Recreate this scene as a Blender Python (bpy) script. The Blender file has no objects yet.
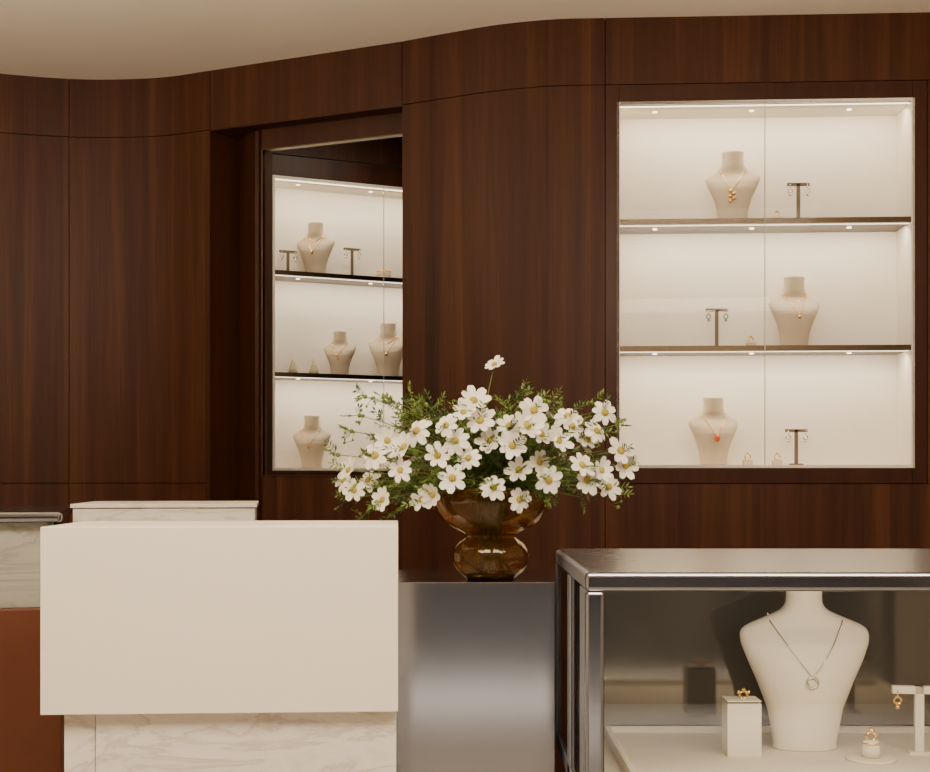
import bpy, math, random
from mathutils import Vector, Matrix
random.seed(7)
E=1.25            # eye height; heights below given relative to it via z()
def z(v): return v+E
FLOOR=-E
CEIL=1.54
scn=bpy.context.scene

# ------------------------------------------------------------ materials
def mat(name):
    m=bpy.data.materials.new(name); m.use_nodes=True
    return m, m.node_tree, m.node_tree.nodes['Principled BSDF']
def simple(name,col,rough=.5,metal=0,noise=.04,nscale=40,**kw):
    m,nt,b=mat(name)
    n=nt.nodes.new('ShaderNodeTexNoise'); n.inputs['Scale'].default_value=nscale
    tc=nt.nodes.new('ShaderNodeTexCoord'); nt.links.new(tc.outputs['Object'],n.inputs['Vector'])
    mx=nt.nodes.new('ShaderNodeMix'); mx.data_type='RGBA'
    mx.inputs[6].default_value=(*[c*(1-noise) for c in col],1)
    mx.inputs[7].default_value=(*[min(1,c*(1+noise)) for c in col],1)
    nt.links.new(n.outputs['Fac'],mx.inputs[0]); nt.links.new(mx.outputs[2],b.inputs['Base Color'])
    b.inputs['Roughness'].default_value=rough; b.inputs['Metallic'].default_value=metal
    for k,v in kw.items(): b.inputs[k.replace('_',' ')].default_value=v
    return m
def wood(name,c0,c1,c2,rough=.5,flitch=.14):
    m,nt,b=mat(name); L=nt.links; N=nt.nodes.new
    tc=N('ShaderNodeTexCoord'); sep=N('ShaderNodeSeparateXYZ'); L.new(tc.outputs['Object'],sep.inputs[0])
    d=N('ShaderNodeMath'); d.operation='DIVIDE'; d.inputs[1].default_value=flitch; L.new(sep.outputs['X'],d.inputs[0])
    fl=N('ShaderNodeMath'); fl.operation='FLOOR'; L.new(d.outputs[0],fl.inputs[0])
    wn=N('ShaderNodeTexWhiteNoise'); wn.noise_dimensions='1D'; L.new(fl.outputs[0],wn.inputs['W'])
    mp=N('ShaderNodeMapping'); mp.inputs['Scale'].default_value=(1,1,.03); L.new(tc.outputs['Object'],mp.inputs[0])
    off=N('ShaderNodeVectorMath'); off.operation='MULTIPLY_ADD'; L.new(wn.outputs['Color'],off.inputs[0]); off.inputs[1].default_value=(3,3,3); L.new(mp.outputs[0],off.inputs[2])
    n1=N('ShaderNodeTexNoise'); n1.inputs['Scale'].default_value=14; n1.inputs['Detail'].default_value=7; n1.inputs['Roughness'].default_value=.6; n1.inputs['Distortion'].default_value=.35
    L.new(off.outputs[0],n1.inputs['Vector'])
    n2=N('ShaderNodeTexNoise'); n2.inputs['Scale'].default_value=130; n2.inputs['Detail'].default_value=3; L.new(off.outputs[0],n2.inputs['Vector'])
    a=N('ShaderNodeMath'); a.operation='MULTIPLY_ADD'; L.new(n2.outputs['Fac'],a.inputs[0]); a.inputs[1].default_value=.25; L.new(n1.outputs['Fac'],a.inputs[2])
    a2=N('ShaderNodeMath'); a2.operation='MULTIPLY_ADD'; L.new(wn.outputs['Value'],a2.inputs[0]); a2.inputs[1].default_value=.07; L.new(a.outputs[0],a2.inputs[2])
    r=N('ShaderNodeValToRGB'); r.color_ramp.elements[0].position=.40; r.color_ramp.elements[0].color=(*c0,1)
    r.color_ramp.elements[1].position=1.0; r.color_ramp.elements[1].color=(*c2,1)
    e=r.color_ramp.elements.new(.67); e.color=(*c1,1)
    L.new(a2.outputs[0],r.inputs[0]); L.new(r.outputs[0],b.inputs['Base Color'])
    b.inputs['Roughness'].default_value=rough; b.inputs['Specular IOR Level'].default_value=.2
    return m
def marble(name,base,vein,scale=4):
    m,nt,b=mat(name); L=nt.links; N=nt.nodes.new
    tc=N('ShaderNodeTexCoord'); mp=N('ShaderNodeMapping'); mp.inputs['Rotation'].default_value=(0,.5,.3); mp.inputs['Scale'].default_value=(.7,1,2.2); L.new(tc.outputs['Object'],mp.inputs[0])
    n=N('ShaderNodeTexNoise'); n.inputs['Scale'].default_value=scale; n.inputs['Detail'].default_value=9; n.inputs['Distortion'].default_value=1.2; n.inputs['Roughness'].default_value=.6
    L.new(mp.outputs[0],n.inputs['Vector'])
    r=N('ShaderNodeValToRGB'); cr=r.color_ramp
    cr.elements[0].position=.34; cr.elements[0].color=(*[c*.80 for c in base],1); cr.elements[1].position=.66; cr.elements[1].color=(*[c*.84 for c in base],1)
    for p,c in ((.44,base),(.485,[x*.8+y*.2 for x,y in zip(base,vein)]),(.506,vein),(.545,[x*.7+y*.3 for x,y in zip(base,vein)]),(.60,base)):
        e=cr.elements.new(p); e.color=(*c,1)
    L.new(n.outputs['Fac'],r.inputs[0]); L.new(r.outputs[0],b.inputs['Base Color']); b.inputs['Roughness'].default_value=.35
    return m
def glass(name,tint=(1,1,1),refl=.05,rough=0.0,ior=1.35):
    m=bpy.data.materials.new(name); m.use_nodes=True; nt=m.node_tree; nt.nodes.clear(); L=nt.links; N=nt.nodes.new
    o=N('ShaderNodeOutputMaterial'); mx=N('ShaderNodeMixShader'); t=N('ShaderNodeBsdfTransparent'); g=N('ShaderNodeBsdfGlossy')
    t.inputs[0].default_value=(*tint,1); g.inputs['Roughness'].default_value=rough
    lw=N('ShaderNodeFresnel'); lw.inputs['IOR'].default_value=ior
    mm=N('ShaderNodeMath'); mm.operation='ADD'; mm.inputs[1].default_value=refl; L.new(lw.outputs[0],mm.inputs[0])
    L.new(mm.outputs[0],mx.inputs[0]); L.new(t.outputs[0],mx.inputs[1]); L.new(g.outputs[0],mx.inputs[2]); L.new(mx.outputs[0],o.inputs[0])
    return m
def emis(name,col,s):
    m,nt,b=mat(name); b.inputs['Base Color'].default_value=(*col,1); b.inputs['Emission Color'].default_value=(*col,1); b.inputs['Emission Strength'].default_value=s
    return m
def steel(name,col,rough,aniso=0):
    m,nt,b=mat(name); L=nt.links; N=nt.nodes.new
    tc=N('ShaderNodeTexCoord'); mp=N('ShaderNodeMapping'); mp.inputs['Scale'].default_value=(1,1,500); L.new(tc.outputs['Object'],mp.inputs[0])
    n=N('ShaderNodeTexNoise'); n.inputs['Scale'].default_value=2; n.inputs['Detail'].default_value=2; L.new(mp.outputs[0],n.inputs['Vector'])
    mr=N('ShaderNodeMapRange'); mr.inputs[3].default_value=rough*.93; mr.inputs[4].default_value=rough*1.07; L.new(n.outputs['Fac'],mr.inputs[0]); L.new(mr.outputs[0],b.inputs['Roughness'])
    b.inputs['Base Color'].default_value=(*col,1); b.inputs['Metallic'].default_value=1
    return m
M={}
M['wood']=wood('walnut_veneer',(.021,.0056,.0018),(.048,.0146,.0047),(.098,.034,.0112))
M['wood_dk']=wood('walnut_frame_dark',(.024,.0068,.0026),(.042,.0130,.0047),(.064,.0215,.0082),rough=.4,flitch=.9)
M['groove']=simple('joint_shadow_gap',(.006,.003,.002),.8)
M['ceil']=simple('ceiling_plaster',(.85,.76,.63),.6,nscale=3,noise=.02)
M['wallc']=simple('cream_wall_paint',(.55,.47,.38),.8,nscale=5)
M['wallf']=simple('grey_wall_paint',(.08,.08,.08),.8,nscale=5)
M['floor']=marble('floor_stone',(.50,.45,.39),(.38,.34,.28),2)
M['white']=simple('ivory_lacquer',(.91,.83,.70),.42,noise=.01,nscale=6)
M['niche']=simple('niche_fabric_lining',(.83,.76,.65),.8,noise=.03,nscale=180)
M['bust']=simple('cream_suede',(.78,.69,.55),.75,noise=.04,nscale=200)
M['bust2']=simple('beige_suede',(.61,.50,.36),.8,noise=.04,nscale=200)
M['bronze']=simple('dark_bronze',(.10,.07,.045),.3,metal=1)
M['marble']=marble('white_marble',(.82,.76,.67),(.60,.54,.46),4)
M['leather']=simple('terracotta_leather',(.11,.026,.006),.55,noise=.15,nscale=12)
M['steel']=steel('brushed_steel',(.47,.48,.53),.13)
M['steel_p']=steel('polished_steel',(.34,.345,.38),.15)
M['steel_t']=steel('satin_steel_top',(.42,.42,.45),.27)
M['stile']=simple('satin_steel_stile',(.30,.30,.33),.4,metal=.5,noise=.03)
M['glass']=glass('clear_glass',(.97,.98,.97),.03)
M['sglass']=glass('side_glass',(.85,.87,.9),.12,.06)
M['dglass']=glass('cabinet_door_glass',(.98,.985,.98),.0,ior=1.12)
M['smoke']=simple('smoked_mirror',(.19,.170,.145),.07,metal=.75,noise=.02)
M['gold']=simple('gold',(.95,.62,.22),.25,metal=1)
M['silver']=simple('silver',(.75,.68,.58),.25,metal=1)
M['edge']=simple('glass_edge_green_grey',(.45,.44,.38),.4)
M['red']=simple('coral_stone',(.75,.12,.03),.2)
M['green']=simple('jade_stone',(.25,.33,.22),.2)
M['taupe']=simple('taupe_suede',(.17,.115,.07),.6)
M['led']=emis('led_strip',(1,.86,.66),3.5)
M['petal']=simple('white_petal',(.84,.80,.68),.6,noise=.03)
M['pollen']=simple('yellow_green_pollen',(.40,.31,.04),.8,noise=.4,nscale=500)
M['leaf']=simple('leaf_green',(.13,.19,.03),.55,noise=.4,nscale=30)
M['leaf2']=simple('leaf_dark_green',(.045,.08,.016),.6,noise=.3,nscale=30)
m,nt,b=mat('amber_glass'); b.inputs['Base Color'].default_value=(.66,.38,.05,1); b.inputs['Transmission Weight'].default_value=.97; b.inputs['Roughness'].default_value=.02; b.inputs['IOR'].default_value=1.45
M['amber']=m

# ------------------------------------------------------------ mesh builder
class MB:
    def __init__(s): s.v=[]; s.f=[]; s.m=[]; s.sm=[]; s.mats=[]
    def mi(s,k):
        if k not in s.mats: s.mats.append(k)
        return s.mats.index(k)
    def face(s,idx,k,sm=False): s.f.append(idx); s.m.append(s.mi(k)); s.sm.append(sm)
    def add(s,pts): n=len(s.v); s.v+= [tuple(p) for p in pts]; return n
    def poly(s,pts,k,sm=False): n=s.add(pts); s.face(list(range(n,n+len(pts))),k,sm)
    def prism(s,foot,z0,z1,k):
        n=len(foot); a=s.add([(x,y,z0) for x,y in foot]+[(x,y,z1) for x,y in foot])
        for i in range(n):
            j=(i+1)%n; s.face([a+i,a+j,a+n+j,a+n+i],k)
        s.face([a+i for i in reversed(range(n))],k); s.face([a+n+i for i in range(n)],k)
    def box(s,x0,x1,y0,y1,z0,z1,k): s.prism([(x0,y0),(x1,y0),(x1,y1),(x0,y1)],z0,z1,k)
    def loft(s,rings,k,cap=True,sm=True):
        n=len(rings[0]); a=[s.add(r) for r in rings]
        for i in range(len(rings)-1):
            for j in range(n):
                q=(j+1)%n; s.face([a[i]+j,a[i]+q,a[i+1]+q,a[i+1]+j],k,sm)
        if cap:
            s.face([a[0]+j for j in reversed(range(n))],k); s.face([a[-1]+j for j in range(n)],k)
    def lathe(s,prof,k,c=(0,0,0),n=32,cap=True):
        s.loft([[(c[0]+r*math.cos(2*math.pi*j/n),c[1]+r*math.sin(2*math.pi*j/n),c[2]+h) for j in range(n)] for r,h in prof],k,cap)
    def tube(s,pts,r,k,n=6,closed=False):
        pts=[Vector(p) for p in pts]; rings=[]; L=len(pts)
        for i,p in enumerate(pts):
            if closed: t=pts[(i+1)%L]-pts[i-1]
            else: t=pts[min(i+1,L-1)]-pts[max(i-1,0)]
            t.normalize(); up=Vector((0,0,1)) if abs(t.z)<.9 else Vector((1,0,0))
            a=t.cross(up).normalized(); b=t.cross(a)
            rr=r[i] if isinstance(r,(list,tuple)) else r
            rings.append([p+a*rr*math.cos(2*math.pi*j/n)+b*rr*math.sin(2*math.pi*j/n) for j in range(n)])
        if closed: rings.append(rings[0])
        s.loft(rings,k,cap=not closed)
    def ball(s,c,r,k,n=10,sz=1):
        m_=max(4,n//2); s.lathe([(max(1e-4,r*math.sin(math.pi*i/m_)),-r*sz*math.cos(math.pi*i/m_)) for i in range(m_+1)],k,c,n)
    def ring(s,c,R,r,k,normal='y',n=20):
        P=[]
        for i in range(n):
            a=2*math.pi*i/n; u,w=R*math.cos(a),R*math.sin(a)
            P.append((c[0]+u,c[1],c[2]+w) if normal=='y' else ((c[0],c[1]+u,c[2]+w) if normal=='x' else (c[0]+u,c[1]+w,c[2])))
        s.tube(P,r,k,6,True)
    def obj(s,name,parent=None,loc=(0,0,0),rot=0,bevel=0,seg=3):
        me=bpy.data.meshes.new(name); me.from_pydata(s.v,[],s.f); 
        for k in s.mats: me.materials.append(M[k])
        me.polygons.foreach_set('material_index',s.m); me.polygons.foreach_set('use_smooth',s.sm); me.update()
        o=bpy.data.objects.new(name,me); scn.collection.objects.link(o); o.location=loc; o.rotation_euler=(0,0,rot)
        if parent: o.parent=parent
        import bmesh
        bm=bmesh.new(); bm.from_mesh(me)
        if not getattr(s,'norecalc',False): bmesh.ops.recalc_face_normals(bm,faces=bm.faces)
        bm.to_mesh(me); bm.free()
        if bevel:
            bv=o.modifiers.new('bevel','BEVEL'); bv.width=bevel; bv.segments=seg; bv.limit_method='ANGLE'
        return o
def empty(name,loc=(0,0,0),rot=0):
    o=bpy.data.objects.new(name,None); scn.collection.objects.link(o); o.location=loc; o.rotation_euler=(0,0,rot); o.empty_display_size=.1
    return o

# ------------------------------------------------------------ wall path
left=[(-2.9,4.2),(-2.5,4.52),(-2.12,4.79),(-1.763,4.925),(-1.55,4.985),(-1.365,5.0),(-1.15,4.97),(-.959,4.89)]
mid=[(-.959,4.89),(-.221,4.565)]
cur=[(-.221,4.565),(-.05,4.475),(.118,4.395),(.3,4.345),(.467,4.333)]
rgt=[(.467,4.333),(2.7,4.222)]
def smooth(P,n=6):
    out=[]
    for i in range(len(P)-1):
        p0=Vector(P[max(i-1,0)]);p1=Vector(P[i]);p2=Vector(P[i+1]);p3=Vector(P[min(i+2,len(P)-1)])
        if i==0: p0=2*p1-p2
        if i==len(P)-2: p3=2*p2-p1
        for k in range(n):
            t=k/n
            out.append(.5*((2*p1)+(-p0+p2)*t+(2*p0-5*p1+4*p2-p3)*t*t+(-p0+3*p1-3*p2+p3)*t**3))
    out.append(Vector(P[-1])); return [(p.x,p.y) for p in out]
left=smooth(left); cur=smooth(cur)
def offset(P,d):
    out=[]
    for i,p in enumerate(P):
        a=Vector(P[max(i-1,0)]); b_=Vector(P[min(i+1,len(P)-1)]); t=(b_-a).normalized(); n=Vector((-t.y,t.x)); out.append((p[0]+n.x*d,p[1]+n.y*d))
    return out
def trim(P,g):   # pull both ends by g
    P=[Vector(p) for p in P]
    P[0]=P[0]+(P[1]-P[0]).normalized()*g; P[-1]=P[-1]+(P[-2]-P[-1]).normalized()*g
    return [(p.x,p.y) for p in P]
W=MB()
def panel(P,z0,z1,k='wood',g=.0015,th=.02):
    P=trim(P,g); Q=offset(P,th); n=len(P)
    f0=W.add([(p[0],p[1],z(z0)) for p in P]+[(p[0],p[1],z(z1)) for p in P])
    for i in range(n-1): W.face([f0+i,f0+i+1,f0+n+i+1,f0+n+i],k,n>2)
    a=W.add([(p[0],p[1],z(z0)) for p in P]+[(p[0],p[1],z(z1)) for p in P]+[(p[0],p[1],z(z0)) for p in Q]+[(p[0],p[1],z(z1)) for p in Q])
    for i in range(n-1):
        W.face([a+2*n+i+1,a+2*n+i,a+3*n+i,a+3*n+i+1],k)
        W.face([a+n+i,a+n+i+1,a+3*n+i+1,a+3*n+i],k); W.face([a+i+1,a+i,a+2*n+i,a+2*n+i+1],k)
    W.face([a,a+n,a+3*n,a+2*n],k); W.face([a+n-1,a+3*n-1,a+4*n-1,a+2*n-1],k)
def split(P,xs):
    segs=[];curr=[P[0]];xs=list(xs)
    for i in range(1,len(P)):
        a,b_=P[i-1],P[i]
        while xs and a[0]<xs[0]<=b_[0]:
            t=(xs[0]-a[0])/(b_[0]-a[0]); q=(xs[0],a[1]+t*(b_[1]-a[1])); curr.append(q); segs.append(curr); curr=[q]; xs.pop(0)
        curr.append(b_)
    segs.append(curr); return segs
S=.0015; SEAM=1.317; LOW=-.012
for seg in split(left,[-2.2,-1.52]):
    panel(seg,FLOOR,LOW-S); panel(seg,LOW+S,SEAM-S)
    panel(seg,SEAM+S,CEIL)
panel(mid,SEAM+S,CEIL)
panel(cur,SEAM+S,CEIL); panel(cur,FLOOR,SEAM-S)
for seg in split(rgt,[1.62]):
    panel(seg,SEAM+S,CEIL); panel(seg,FLOOR,LOW-S)
# right display surround with opening
def onr(x): return (x,4.333-(x-.467)*.0497)
NZ0,NZ1=.05,1.25
nl,nr=.516,1.473; nz0,nz1=NZ0,NZ1
panel([onr(.467),onr(nl)],LOW+S,SEAM-S,'wood_dk')
panel([onr(nl),onr(nr)],LOW+S,nz0,'wood_dk',0); panel([onr(nl),onr(nr)],nz1,SEAM-S,'wood_dk',0)
panel([onr(nr),onr(1.522)],LOW+S,SEAM-S,'wood_dk')
panel([onr(1.522),onr(2.7)],LOW+S,SEAM-S)
# backing (visible only in the joints)
for P in (left,cur):
    Q=offset(P,.022); R=offset(P,.03)
    W.prism(Q+R[::-1],z(FLOOR),z(CEIL),'groove')
Q=offset(mid,.022);R=offset(mid,.03); W.prism(Q+R[::-1],z(SEAM+.004),z(CEIL),'groove')
for a_,b_,c_,d_ in ((.467,2.7,FLOOR,nz0-.012),(.467,2.7,nz1+.012,CEIL),(.467,nl-.012,nz0-.012,nz1+.012),(nr+.012,2.7,nz0-.012,nz1+.012)):
    P=[onr(a_),onr(b_)]; Q=offset(P,.022); R=offset(P,.03); W.prism(Q+R[::-1],z(c_),z(d_),'groove')
# recess with opening
j0,j1,j2,j3=(-.959,4.89),(-.87,5.03),(-.76,4.87),(-.2,4.635)
panel([j0,j1],FLOOR,SEAM,'wood_dk',0); panel([j1,j2],FLOOR,SEAM,'wood',0)
panel([j2,j3],FLOOR,.015,'wood',0); panel([j2,j3],1.238,SEAM,'wood_dk',0)
panel([(-.2,4.66),(-.221,4.587)],FLOOR,SEAM,'wood_dk',0)
W.prism([j0,(-.221,4.565),(-.2,4.66),(-.74,4.92),(-.87,5.06)],z(SEAM-.004),z(SEAM+.002),'wood_dk')
# vestibule behind the opening: side linings, head, cabinet wall
W.prism([(-.79,4.89),(-.775,4.885),(-1.02,5.30),(-1.04,5.29)],z(FLOOR),z(1.5),'wood_dk')
u2=Vector((.9157,.402)); n2=Vector((-.402,.9157)); O2=Vector((-.785,5.37))
def L2(u,d): p=O2+u2*u+n2*d; return (p.x,p.y)
def pw(a,b_,c,d,k='wood'): W.prism([L2(a,0),L2(b_,0),L2(b_,.02),L2(a,.02)],z(c),z(d),k)
pw(-.25,-.012,FLOOR,1.5); pw(-.012,.97,NZ1+.012,1.345,'wood_dk'); pw(-.012,.97,1.35,1.5); pw(-.012,.97,FLOOR,NZ0-.012); pw(.97,1.2,FLOOR,1.5)
W.prism([(-1.05,5.2),(-.8,4.9),(-.2,4.65),(.4,4.5),(.5,6),(-1.05,5.5)],z(1.5),z(1.52),'wood_dk')
W.prism([(.3,4.42),(.32,4.42),(.42,5.9),(.4,5.9)],z(FLOOR),z(1.5),'wood_dk')
wall=W.obj('wall_back')
# bronze frame round the recessed opening
F=MB()
d=(Vector(j3)-Vector(j2)).normalized(); nn=Vector((-d.y,d.x))
def fr(a,b_,z0,z1):
    p=Vector(j2)+d*a-nn*.006; q=Vector(j2)+d*b_-nn*.006; F.prism([tuple(p),tuple(q),tuple(q+nn*.03),tuple(p+nn*.03)],z(z0),z(z1),'bronze')
fr(0,.006,.015,1.238); fr(.006,.6,1.234,1.238); fr(.006,.6,.015,.018); F.obj('trim_1')

# ------------------------------------------------------------ room shell
R=MB(); R.poly([(-4,-3,0),(4,-3,0),(4,6.2,0),(-4,6.2,0)],'floor'); R.obj('floor')
R=MB(); R.poly([(-4,-3,z(CEIL)),(4,-3,z(CEIL)),(4,6.2,z(CEIL)),(-4,6.2,z(CEIL))],'ceil'); R.obj('ceiling')
R=MB(); R.box(-3,-2.9,-3,4.25,0,z(CEIL),'wallc'); R.obj('wall_left')
R=MB(); R.box(2.7,2.8,-3,4.3,0,z(CEIL),'wallc'); R.obj('wall_right')
R=MB(); R.box(-3,2.8,-3.1,-3,0,z(CEIL),'wallf'); R.obj('wall_front')

# ------------------------------------------------------------ lights
def area(name,loc,size,power,col=(1,.835,.64),aim=(0,0,-1),sy=None,parent=None,spread=180):
    l=bpy.data.lights.new(name,'AREA'); l.energy=power; l.color=col; l.size=size; l.spread=math.radians(spread)
    if sy: l.shape='RECTANGLE'; l.size_y=sy
    o=bpy.data.objects.new(name,l); scn.collection.objects.link(o); o.location=loc
    o.rotation_euler=Vector(aim).to_track_quat('-Z','Y').to_euler()
    if parent: o.parent=parent
    return o
area('floor_pool_fill',(-.7,.9,z(1.5)),1.4,82,sy=1.0)
area('floor_pool_fill',(1.0,.9,z(1.5)),1.4,62,sy=1.0)
area('floor_pool_fill',(0,-2.35,z(1.5)),4.5,80,(1,.93,.86),sy=.2,spread=34)  # unseen lamp added to light the rear floor for the steel's reflected band
area('ceiling_fill',(-1.7,2.7,z(1.0)),1.8,38,aim=(0,.68,.9),sy=.12)  # added fill without a fixture, brightens the ceiling near the wall
area('ceiling_fill',(.7,2.3,z(.85)),1.6,24,aim=(0,.75,.85),sy=.12)  # second added fill, no cove here; lifts ceiling and upper wall
area('vestibule_fill',(-.35,5.0,z(1.49)),.4,5,sy=.08)  # added fill so the space behind the opening does not go black
w=bpy.data.worlds.new('world'); scn.world=w; w.use_nodes=True
w.node_tree.nodes['Background'].inputs[0].default_value=(1,.85,.7,1); w.node_tree.nodes['Background'].inputs[1].default_value=.15

# ------------------------------------------------------------ display cabinets
def cabinet(loc,ang,width,depth=.18,power=2.6):
    e=empty('display_cabinet',(loc[0],loc[1],0),ang)
    z0,z1=z(NZ0),z(NZ1); t=.01
    c=MB()
    c.box(-t,width+t,depth,depth+t,z0-t,z1+t,'niche'); c.box(-t,0,.0,depth,z0-t,z1+t,'niche'); c.box(width,width+t,.0,depth,z0-t,z1+t,'niche')
    c.box(0,width,0,depth,z0-t,z0,'niche'); c.box(0,width,0,depth,z1,z1+t,'niche'); c.obj('lining',e)
    s=MB()
    for h in (.87,.447):
        s.box(0,width,.008,depth,z(h)-.018,z(h),'bronze')
        s.box(0,width,.03,.034,z(h)-.0195,z(h)-.018,'led')
    s.box(0,width,.02,.026,z1-.003,z1,'led')
    for h in (.852,.429,NZ1):
        for f in (.13,.47,.81): s.lathe([(.008,0),(.008,-.003)],'led',(width*f,.09,z(h)),12)
    s.obj('shelves',e)
    g=MB(); hw=width/2
    g.box(.001,hw-.002,0,.005,z0+.001,z1-.001,'dglass'); g.box(hw+.002,width-.001,0,.005,z0+.001,z1-.001,'dglass'); g.obj('glass_doors',e)
    g=MB(); g.box(hw-.0012,hw+.0012,-.001,.006,z0+.001,z1-.001,'edge'); g.obj('glass_edge',e)
    for h in (.849,.426,NZ1-.006):
        area('shelf_light',(width/2,.05,z(h)-.002),width*.96,power,(1,.845,.66),(0,.35,-1),.03,e)
    return e
angR=math.atan2(-.0497,1); angL=math.atan2(.402,.9157)
cabR=cabinet(onr(nl),angR,.957); cabL=cabinet(L2(0,0),angL,.957,power=2.4)

# ------------------------------------------------------------ jewellery display props
def interp(T,x):
    for i in range(len(T)-1):
        if x<=T[i+1][0]:
            t=(x-T[i][0])/(T[i+1][0]-T[i][0])
            return [a+(b_-a)*t for a,b_ in zip(T[i][1:],T[i+1][1:])]
    return list(T[-1][1:])
def bust(H,loc,rot,neck=.165,sty=0,pend='gold',chain='gold'):
    b_=MB()
    k=neck
    # z, halfwidth, halfdepth, y-centre
    if neck<.14:
        T=[(0,.20,.13,0),(.05,.198,.128,0),(.25,.235,.145,-.005),(.42,.30,.165,-.012),(.56,.362,.17,-.012),(.66,.40,.145,0),(.72,.405,.11,.012),(.755,.385,.092,.02),(.785,.325,.09,.024),
       (.82,.235,.088,.026),(.86,k+.03,.09,.024),(.90,k,.09,.02),(.96,k-.005,.092,.015),(1.0,k,.095,.01)]
    else:
        T=[(0,.20,.13,0),(.04,.198,.13,0),(.2,.220,.145,-.005),(.34,.262,.165,-.012),(.47,.322,.17,-.012),(.57,.366,.14,0),(.625,.380,.108,.012),(.66,.372,.088,.02),(.69,.33,.08,.026),
       (.725,.262,.08,.028),(.76,.205,.088,.026),(.80,.168,.10,.02),(.86,.150,.10,.012),(.93,.148,.105,.006),(1.0,.152,.108,0)]
    rings=[];n=40
    zz=[i/80 for i in range(81)]
    for q in zz:
        wd,dp,yc=[sum(v)/3 for v in zip(interp(T,max(0,q-.012)),interp(T,q),interp(T,min(1,q+.012)))]
        r=[]
        for j in range(n):
            a=2*math.pi*j/n; ca,sa=math.cos(a),math.sin(a)
            dd=dp if sa<0 else dp*.75
            r.append((wd*ca*H,(yc+dd*sa)*H,q*H))
        rings.append(r)
    wd,dp,yc=interp(T,1); 
    for s_,dz in ((.93,.008),(.75,.014),(.4,.017)): rings.append([(wd*math.cos(2*math.pi*j/n)*H*s_,(yc+dp*(1 if math.sin(2*math.pi*j/n)<0 else .75)*math.sin(2*math.pi*j/n)*s_)*H,(1+dz)*H) for j in range(n)])
    b_.loft(rings,'bust' if neck<.14 else 'bust2')
    def surf(x,q):
        wd,dp,yc=interp(T,q); t=max(0,1-(x/wd)**2)
        return (yc-dp*math.sqrt(t))
    x1,q1,q0=(.225,.795,.47) if neck<.14 else (.18,.755,.44)
    P=[]
    for i in range(-16,17):
        t=i/16; x=x1*t; q=q0+(q1-q0)*(abs(t)**1.15)
        P.append((x*H,(surf(x,q)-.008)*H,q*H))
    P=[(x1*.9*-H,.11*H,(q1+.035)*H)]+P+[(x1*.9*H,.11*H,(q1+.035)*H)]
    b_.tube(P,.006*H if H<.3 else .0042*H,chain,5)
    y0=surf(0,q0)-.012
    if sty==0: b_.ring((0,y0*H,(q0-.035)*H),.032*H,.008*H,pend)
    elif sty==1:
        for i in range(5): b_.ball(((i%2-.5)*.05*H,y0*H,(q0-.02-.035*i)*H),.028*H,pend,8)
    elif sty==2: b_.ball((0,y0*H,(q0-.04)*H),.045*H,pend,10,1.3); b_.ball((0,y0*H,(q0+.02)*H),.018*H,'gold',8)
    elif sty==3:
        P=[]
        for i in range(-12,13):
            t=i/12; x=.15*t; q=.62+.15*abs(t)**1.5
            P.append((x*H,(surf(x,q)-.008)*H,q*H))
        b_.tube(P,.008*H,chain,5); b_.ball((0,y0*H,(q0-.02)*H),.03*H,pend,8)
    return b_.obj('necklace_display_bust',loc=loc,rot=rot)
def tstand(H,loc,rot,k='taupe',wid=.075,ear='silver',th=.0055):
    b_=MB(); t=th
    b_.box(-.021,.021,-.014,.014,0,.006,k); b_.box(-t,t,-t*.8,t*.8,.006,H,k); b_.box(-wid/2,wid/2,-t*.8,t*.8,H-t*1.8,H,k)
    for sx in (-1,1):
        x=sx*(wid/2-.008); b_.tube([(x,-t-.002,H-t),(x,-t-.003,H-.02)],.0012,'silver',5)
        b_.ring((x,-t-.003,H-.028),.007,.0022,ear); b_.ball((x,-t-.003,H-.041),.005,ear,8)
    return b_.obj('earring_stand',loc=loc,rot=rot)
def ringstand(loc,rot,h=.018,w_=.03):
    b_=MB(); b_.box(-w_/2,w_/2,-w_/2,w_/2,0,h,'bust2'); b_.ring((0,0,h+.010),.0095,.0024,'gold'); b_.ball((0,0,h+.022),.0045,'gold',8)
    return b_.obj('ring_display_block',loc=loc,rot=rot,bevel=.002)
def Rp(u,d,h):
    c,s_=math.cos(angR),math.sin(angR); o=onr(nl); return (o[0]+u*c-d*s_,o[1]+u*s_+d*c,z(h))
def Lp(u,d,h): p=L2(u,d); return (p[0],p[1],z(h))
bust(.24,Rp(.388,.10,.87),.0-.25,sty=1,pend='gold'); tstand(.135,Rp(.608,.10,.87),0); ringstand(Rp(.537,.10,.87),0)
tstand(.135,Rp(.334,.10,.447),0,ear='green'); ringstand(Rp(.449,.10,.447),0); bust(.238,Rp(.594,.10,.447),.15,sty=3)
bust(.228,Rp(.323,.10,NZ0),.1,sty=2,pend='red'); ringstand(Rp(.438,.10,NZ0),0); ringstand(Rp(.537,.10,NZ0),0); tstand(.122,Rp(.601,.10,NZ0),0)
bust(.225,Lp(.207,.105,.87),-.25,sty=3); tstand(.10,Lp(.084,.1,.87),angL); tstand(.13,Lp(.369,.1,.87),angL)
tr=MB(); tr.lathe([(.045,0),(.05,.006),(.05,.01)],'bust2'); tr.lathe([(.03,.01),(.032,.03),(.02,.035)],'bust2'); tr.ring((0,0,.038),.03,.003,'gold','z'); tr.obj('bracelet_tray',loc=Lp(.515,.1,.87))
bust(.19,Lp(.314,.10,.447),-.2,sty=0); bust(.235,Lp(.535,.10,.447),-.15,sty=3)
for u in (.106,.198):
    c=MB(); c.lathe([(.022,0),(.018,.02),(.007,.055),(.004,.07)],'bust2'); c.ring((0,0,.045),.009,.002,'gold','z'); c.obj('ring_cone',loc=Lp(u,.1,.447))
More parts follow.
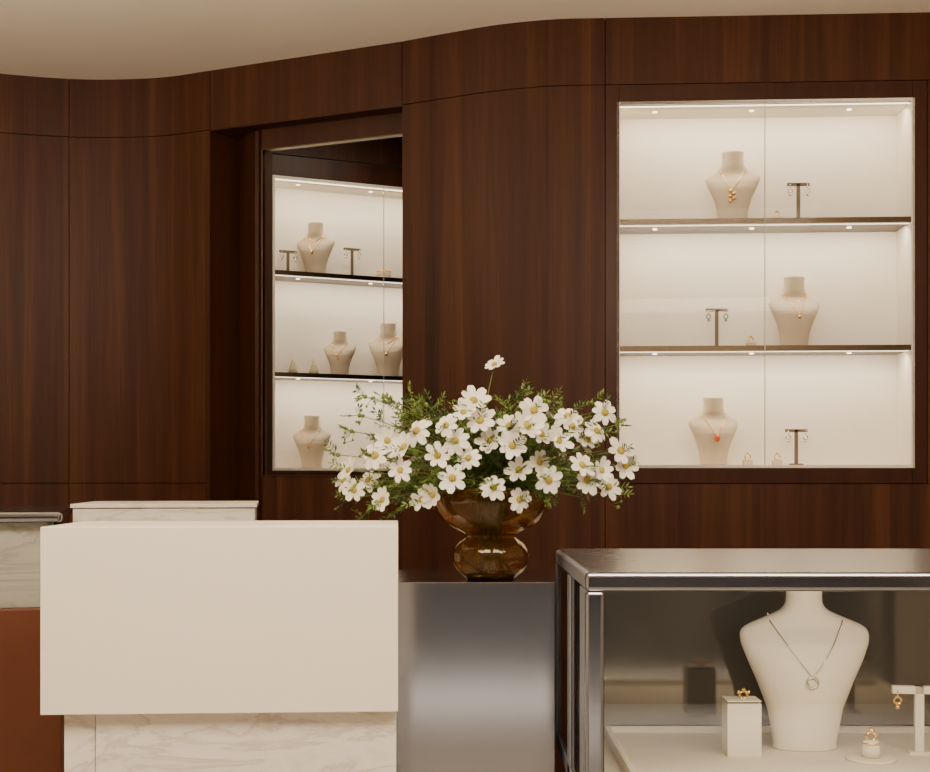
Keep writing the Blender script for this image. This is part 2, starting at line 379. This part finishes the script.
bust(.222,Lp(.189,.10,NZ0),-.2,sty=0)

# ------------------------------------------------------------ ivory box on marble plinth
e=empty('reception_counter',(-.719,2.2,0),math.radians(3))
b_=MB(); b_.box(0,.605,0,.33,z(-.398),z(-.0795),'white'); b_.obj('ivory_box',e,bevel=.0015)
b_=MB(); b_.box(.088,.602,.02,.325,0,z(-.398),'marble'); b_.box(.034,.0865,.024,.325,0,z(-.398),'marble'); b_.obj('marble_plinth',e,bevel=.001)
# ------------------------------------------------------------ steel counter
b_=MB(); b_.box(-.16,.178,2.57,2.92,0,z(-.202),'steel'); b_.obj('steel_counter',bevel=.0015)

# ------------------------------------------------------------ front glass case
e=empty('glass_display_case')
x0,x1,y0,y1=.198,1.18,2.12,2.87; zt=z(-.152); fb=.03
f=MB()
for y in (y0,y1-fb): f.box(x0,x1,y,y+fb,zt-fb,zt,'steel_p')
for x in (x0,x1-fb): f.box(x,x+fb,y0+fb,y1-fb,zt-fb,zt,'stile' if x==x0 else 'steel_p')
for x in (x0,x1-fb):
    for y in (y0,y1-fb): f.box(x,x+fb,y,y+fb,z(-.57),zt-fb,'steel_p')
f.box(x0,x1,y0,y1,0,z(-.57),'steel'); f.obj('steel_frame',e,bevel=.007,seg=4)
g=MB(); g.box(x0+.008,x1-.008,y0+.008,y1-.008,zt-.004,zt+.001,'steel_t'); g.obj('top_panel',e)
g=MB(); g.box(x0+fb,x1-fb,y0+.006,y0+.012,z(-.57),zt-fb,'glass'); g.obj('front_glass',e)
g=MB(); g.box(x0+.004,x0+.010,y0+fb,y1-fb,z(-.57),zt-fb,'sglass'); g.obj('side_glass',e)
g=MB()
for ya,yb in ((2.15,2.235),(2.46,2.51),(2.80,2.84)): g.box(x0-.0005,x0+.003,ya,yb,z(-.57),zt-fb,'stile')
g.box(x0-.0005,x0+.003,2.235,2.80,z(-.57),z(-.545),'stile'); g.obj('side_stiles',e)
g=MB(); g.box(x0+fb,x1-fb,y1-.016,y1-.01,z(-.57),zt-fb,'smoke'); g.obj('back_panel',e)
g=MB(); g.box(x0+.014,x1-.014,y0+.014,y1-.018,z(-.57),z(-.562),'bust'); g.obj('deck',e)
g=MB(); tx0,tx1,ty0,ty1=.305,1.12,2.2,2.845
g.box(tx0,tx1,ty0,ty1,z(-.562),z(-.552),'bust')
g.box(tx0,tx0+.012,ty0,ty1,z(-.552),z(-.538),'bust'); g.box(tx1-.012,tx1,ty0,ty1,z(-.552),z(-.538),'bust'); g.box(tx0+.012,tx1-.012,ty0,ty0+.012,z(-.552),z(-.538),'bust'); g.box(tx0+.012,tx1-.012,ty1-.012,ty1,z(-.552),z(-.538),'bust')
g.obj('jewellery_tray',e,bevel=.002)
area('case_light',(.69,2.17,zt-fb-.006),.8,4.8,(1,.85,.66),(0,.55,-1),.02,e)
bust(.33,(.700,2.68,z(-.552)),0,neck=.115,sty=0,pend='silver',chain='silver')
b_=MB(); b_.box(-.034,.034,-.03,.03,0,.106,'bust'); b_.box(-.034,.034,-.03,.03,.109,.112,'bust'); b_.box(-.03,.03,-.026,.026,.106,.109,'groove')
b_.ring((.004,0,.119),.0075,.003,'gold'); b_.ball((.004,0,.129),.005,'gold'); b_.ball((-.006,0,.125),.004,'gold'); b_.ball((.014,0,.125),.004,'gold')
b_.obj('ring_pillar',loc=(.557,2.62,z(-.552)),bevel=.0025)
b_=MB(); b_.lathe([(.046,0),(.048,.003),(.045,.006)],'bust'); b_.lathe([(.017,.006),(.018,.02),(.016,.036),(.010,.04)],'bust',n=24)
b_.ring((0,0,.047),.009,.0035,'gold'); b_.ball((0,0,.059),.006,'gold'); b_.ring((0,0,.034),.0165,.002,'gold','z'); b_.obj('ring_display_block',loc=(.80,2.56,z(-.552)))
tstand(.137,(.915,2.62,z(-.552)),-.1,'bust',.105,'gold',.0085)

# ------------------------------------------------------------ left glass case and marble counter
e=empty('low_display_case',(-.852,2.75,0),math.radians(15))
f=MB(); X0,X1,Y0,Y1=-1.0,0,0,.7
f.box(X0,X1,Y0,Y1,z(-.09),z(-.068),'steel_p'); f.obj('steel_top',e,bevel=.009,seg=4)
f=MB(); f.box(X0+.02,X1-.03,Y0+.03,Y1-.02,z(-.27),z(-.09),'marble'); f.obj('marble_body',e)
f=MB(); f.box(X0+.01,X1-.012,Y0+.008,Y0+.014,z(-.27),z(-.09),'glass'); f.box(X1-.018,X1-.012,Y0+.014,Y1-.02,z(-.27),z(-.09),'glass'); f.obj('front_glass',e)
f=MB(); f.box(X0,X1,Y0,Y1,0,z(-.27),'leather'); f.obj('leather_base',e,bevel=.004)
a=math.radians(8.5)
e=empty('marble_counter',(-.868,2.86,0),a)
f=MB(); f.box(.005,.40,0,.4,0,z(-.0625),'marble'); f.box(0,.405,-.004,.404,z(-.0615),z(-.053),'marble'); f.obj('marble_block',e,bevel=.001)

# ------------------------------------------------------------ vase
VX,VY,VZ=.0526,2.65,z(-.202)
v=MB()
prof=[(.046,0),(.052,.004),(.066,.016),(.076,.032),(.079,.047),(.075,.062),(.066,.074),(.053,.083),(.050,.089),(.058,.095),(.080,.104),(.101,.120),(.114,.140),(.119,.160),(.117,.176),(.113,.188)]
inn=[(max(.001,r-.004),h) for r,h in prof[::-1]]; inn=[(r,h if h>.008 else .008) for r,h in inn]
v.lathe(prof+inn,'amber',n=48); 
v.obj('amber_glass_vase',loc=(VX,VY,VZ))

# ------------------------------------------------------------ bouquet
fb_=MB(); C=Vector((VX,VY,z(-.03)))
def flower(p,nrm,size):
    nrm=nrm.normalized(); up=Vector((0,0,1)) if abs(nrm.z)<.9 else Vector((1,0,0))
    a=nrm.cross(up).normalized(); b2=nrm.cross(a); ph=random.random()*6
    N_=random.choice((7,8,8)); cup=random.uniform(-.25,.45)
    for i in range(N_):
        t=ph+2*math.pi*i/N_+random.uniform(-.1,.1); dr=a*math.cos(t)+b2*math.sin(t); sd=nrm.cross(dr)
        L=size*random.uniform(.86,1.1); wv=L*.28; c2=cup+random.uniform(-.15,.15)
        rows=[(.1,.3,0),(.4,.8,.06),(.72,1.0,.10),(.93,.7,.06)]
        base=[]
        for q,ww,hh in rows:
            cc=p+dr*L*q+nrm*L*(c2*q*q+hh*.3)
            base.append([cc-sd*wv*ww+nrm*L*.04*ww,cc-nrm*L*.03,cc+sd*wv*ww+nrm*L*.04*ww])
        n0=fb_.add([x for r_ in base for x in r_])
        for r_ in range(3):
            for s_ in range(2): fb_.face([n0+r_*3+s_,n0+r_*3+s_+1,n0+r_*3+s_+4,n0+r_*3+s_+3],'petal',True)
        tip=[p+dr*L*1.03-sd*wv*.35+nrm*L*c2,p+dr*L*.99+nrm*L*c2,p+dr*L*1.03+sd*wv*.35+nrm*L*c2]
        n1=fb_.add(tip); l=n0+9
        fb_.face([l,l+1,n1+1,n1],'petal',True); fb_.face([l+1,l+2,n1+2,n1+1],'petal',True)
    m_=Matrix((a,b2,nrm)).transposed()
    rings=[]
    for r_,h_ in ((.26,.0),(.28,.08),(.2,.17),(.08,.2)):
        rings.append([p+m_@Vector((r_*size*math.cos(2*math.pi*j/8),r_*size*math.sin(2*math.pi*j/8),h_*size)) for j in range(8)])
    fb_.loft(rings,'pollen')
def bez(p0,p1,p2,n=7): return [(1-t)**2*p0+2*t*(1-t)*p1+t*t*p2 for t in [i/n for i in range(n+1)]]
def leaflet(p,dr,L,wv,k):
    sd=dr.cross(Vector((random.uniform(-1,1),random.uniform(-1,1),random.uniform(-1,1)))).normalized()
    fb_.poly([p,p+dr*L*.45+sd*wv,p+dr*L,p+dr*L*.5-sd*wv],k)
def stem(tip,leaves=True,r=.0011,cnt=1):
    root=Vector((VX+random.uniform(-.035,.035),VY+random.uniform(-.035,.035),VZ+random.uniform(.012,.04)))
    throat=Vector((VX+random.uniform(-.025,.025),VY+random.uniform(-.025,.025),VZ+.095))
    root2=Vector((VX+(root.x-VX)*1.2,VY+(root.y-VY)*1.2,VZ+.17))
    d_=tip-root2; midp=Vector((root2.x+d_.x*.32,root2.y+d_.y*.32,max(VZ+.2,root2.z+d_.z*.75)))
    P=bez(root2,midp,tip); fb_.tube(([root,throat] if random.random()<.45 else [])+P,r,'leaf',4)
    if leaves:
        for q in (3,4,5,6,7):
            for _ in range(cnt):
                p=P[q]; dr=(P[q]-P[q-1]).normalized()
                spray(p,(dr+Vector((random.uniform(-1,1),random.uniform(-1,1),random.uniform(-.6,.9)))).normalized())
def spray(p,dr):
    k=random.choice(('leaf','leaf','leaf2')); Lr=random.uniform(.018,.045)
    end=p+dr*Lr; fb_.tube([p,end],.0006,k,3)
    s1=dr.cross(Vector((random.uniform(-1,1),random.uniform(-1,1),random.uniform(-1,1)))).normalized()
    for i in range(4):
        q=p+dr*Lr*(.25+.22*i)
        for sg in (-1,1): leaflet(q,(dr*.8+s1*sg).normalized(),random.uniform(.009,.018),random.uniform(.0016,.0029),k)
    leaflet(end,dr,.014,.0025,k)
pos=[(0.8,23.5),(-3.6,16.2),(-5.7,13.8),(-9.3,11.1),(-2.2,12.1),(-18,6.7),(-11.1,5),(-4.6,4.5),(.6,-1.6),(5.9,2),(10.1,3.6),(10.5,9.3),(8.9,14.2),(4.5,7),(14,8.1),(20,8.1),(23.7,13.8),(23,2),(27,6),(19,3),(-30.5,0),(-28.5,-2),(-24,5),(-21.5,8),(-27.5,6),(-15.4,10),(-7.3,8),(1.8,12),(-.2,8),(16,13),(24.5,-1.4),(-14.4,-4),(-12,-3),(5.9,-4),(-25.5,0),(-18.8,2),(17,11),(22,10),(12,0),(3.8,11),(7.5,11),(28,3),(20,0),(-8,.4),(-16,3),(-22.5,-4),(-29.5,2)]
for i,(dx,dz) in enumerate(pos):
    if i in (27,44,24): continue
    q=max(0,1-(dx/33)**2-((dz-4)/24)**2)
    dy=-.17*math.sqrt(q)+random.uniform(-.02,.04)
    if i==0: dy=-.02
    sc=(VY+dy)/VY
    p=Vector((VX*sc+dx*.0098*sc,VY+dy,z(dz*.01*sc)))
    out=(p-C); nrm=out.normalized()*.75+Vector((random.uniform(-.6,.6),-.65,random.uniform(-.3,.55)))
    flower(p,nrm,random.uniform(.023,.031)); stem(p-nrm.normalized()*.002,leaves=(i!=0))
for i in range(14):    # rear and inner blooms
    th=random.uniform(-.2,math.pi+.2); ph=random.uniform(.1,1.2)
    p=C+Vector((math.cos(th)*math.cos(ph)*.27,math.sin(th)*math.cos(ph)*.17,math.sin(ph)*.15+.02))
    nrm=(p-C).normalized()+Vector((random.uniform(-.3,.3),random.uniform(-.5,.2),.2)); flower(p,nrm,random.uniform(.02,.027)); stem(p)
for i in range(95):   # foliage-only stems and buds
    th=random.uniform(0,2*math.pi); ph=random.uniform(-.35,1.3); r_=random.uniform(.5,1.0)
    p=C+Vector((math.cos(th)*math.cos(ph)*.275*r_-.018,math.sin(th)*math.cos(ph)*.17*r_,math.sin(ph)*.16*r_+.03))
    if p.z<z(-.075): p.z=z(-.075)+random.uniform(0,.02)
    stem(p,True,.0008,2 if i%2 else 1)
    if i%3==0: fb_.ball(p,random.uniform(.003,.0055),'leaf',6)
# long airy sprigs with buds, mostly toward the left
for dx,dz in ((-25,16.5),(-22,17),(-26.5,13),(-28.5,10),(-30.5,5),(-29,-4),(-25,-6.5),(-20,-7),(-13,15),(-18,13),(-16,16),(6,17),(12,16),(25,11),(24,-3),(21,16)):
    p=Vector((VX+dx*.01,VY+random.uniform(-.08,.05),z(dz*.01))); stem(p,True,.0008,2); fb_.ball(p,.005,'leaf',6)
    for _ in range(3):
        q=p+Vector((random.uniform(-.025,.025),random.uniform(-.02,.02),random.uniform(-.03,.012))); fb_.tube([p-Vector((0,0,.02)),q],.0006,'leaf',3); fb_.ball(q,random.uniform(.002,.004),'leaf',6)
fb_.norecalc=True
fb_.obj('flower_bouquet')

# ------------------------------------------------------------ camera
cd=bpy.data.cameras.new('camera'); cam=bpy.data.objects.new('camera',cd); scn.collection.objects.link(cam)
cam.location=(0,0,E); cam.rotation_euler=(math.pi/2,0,0); cd.sensor_width=36; cd.lens=1300/930*36; cd.shift_y=94/930; cd.clip_start=.05
scn.camera=cam
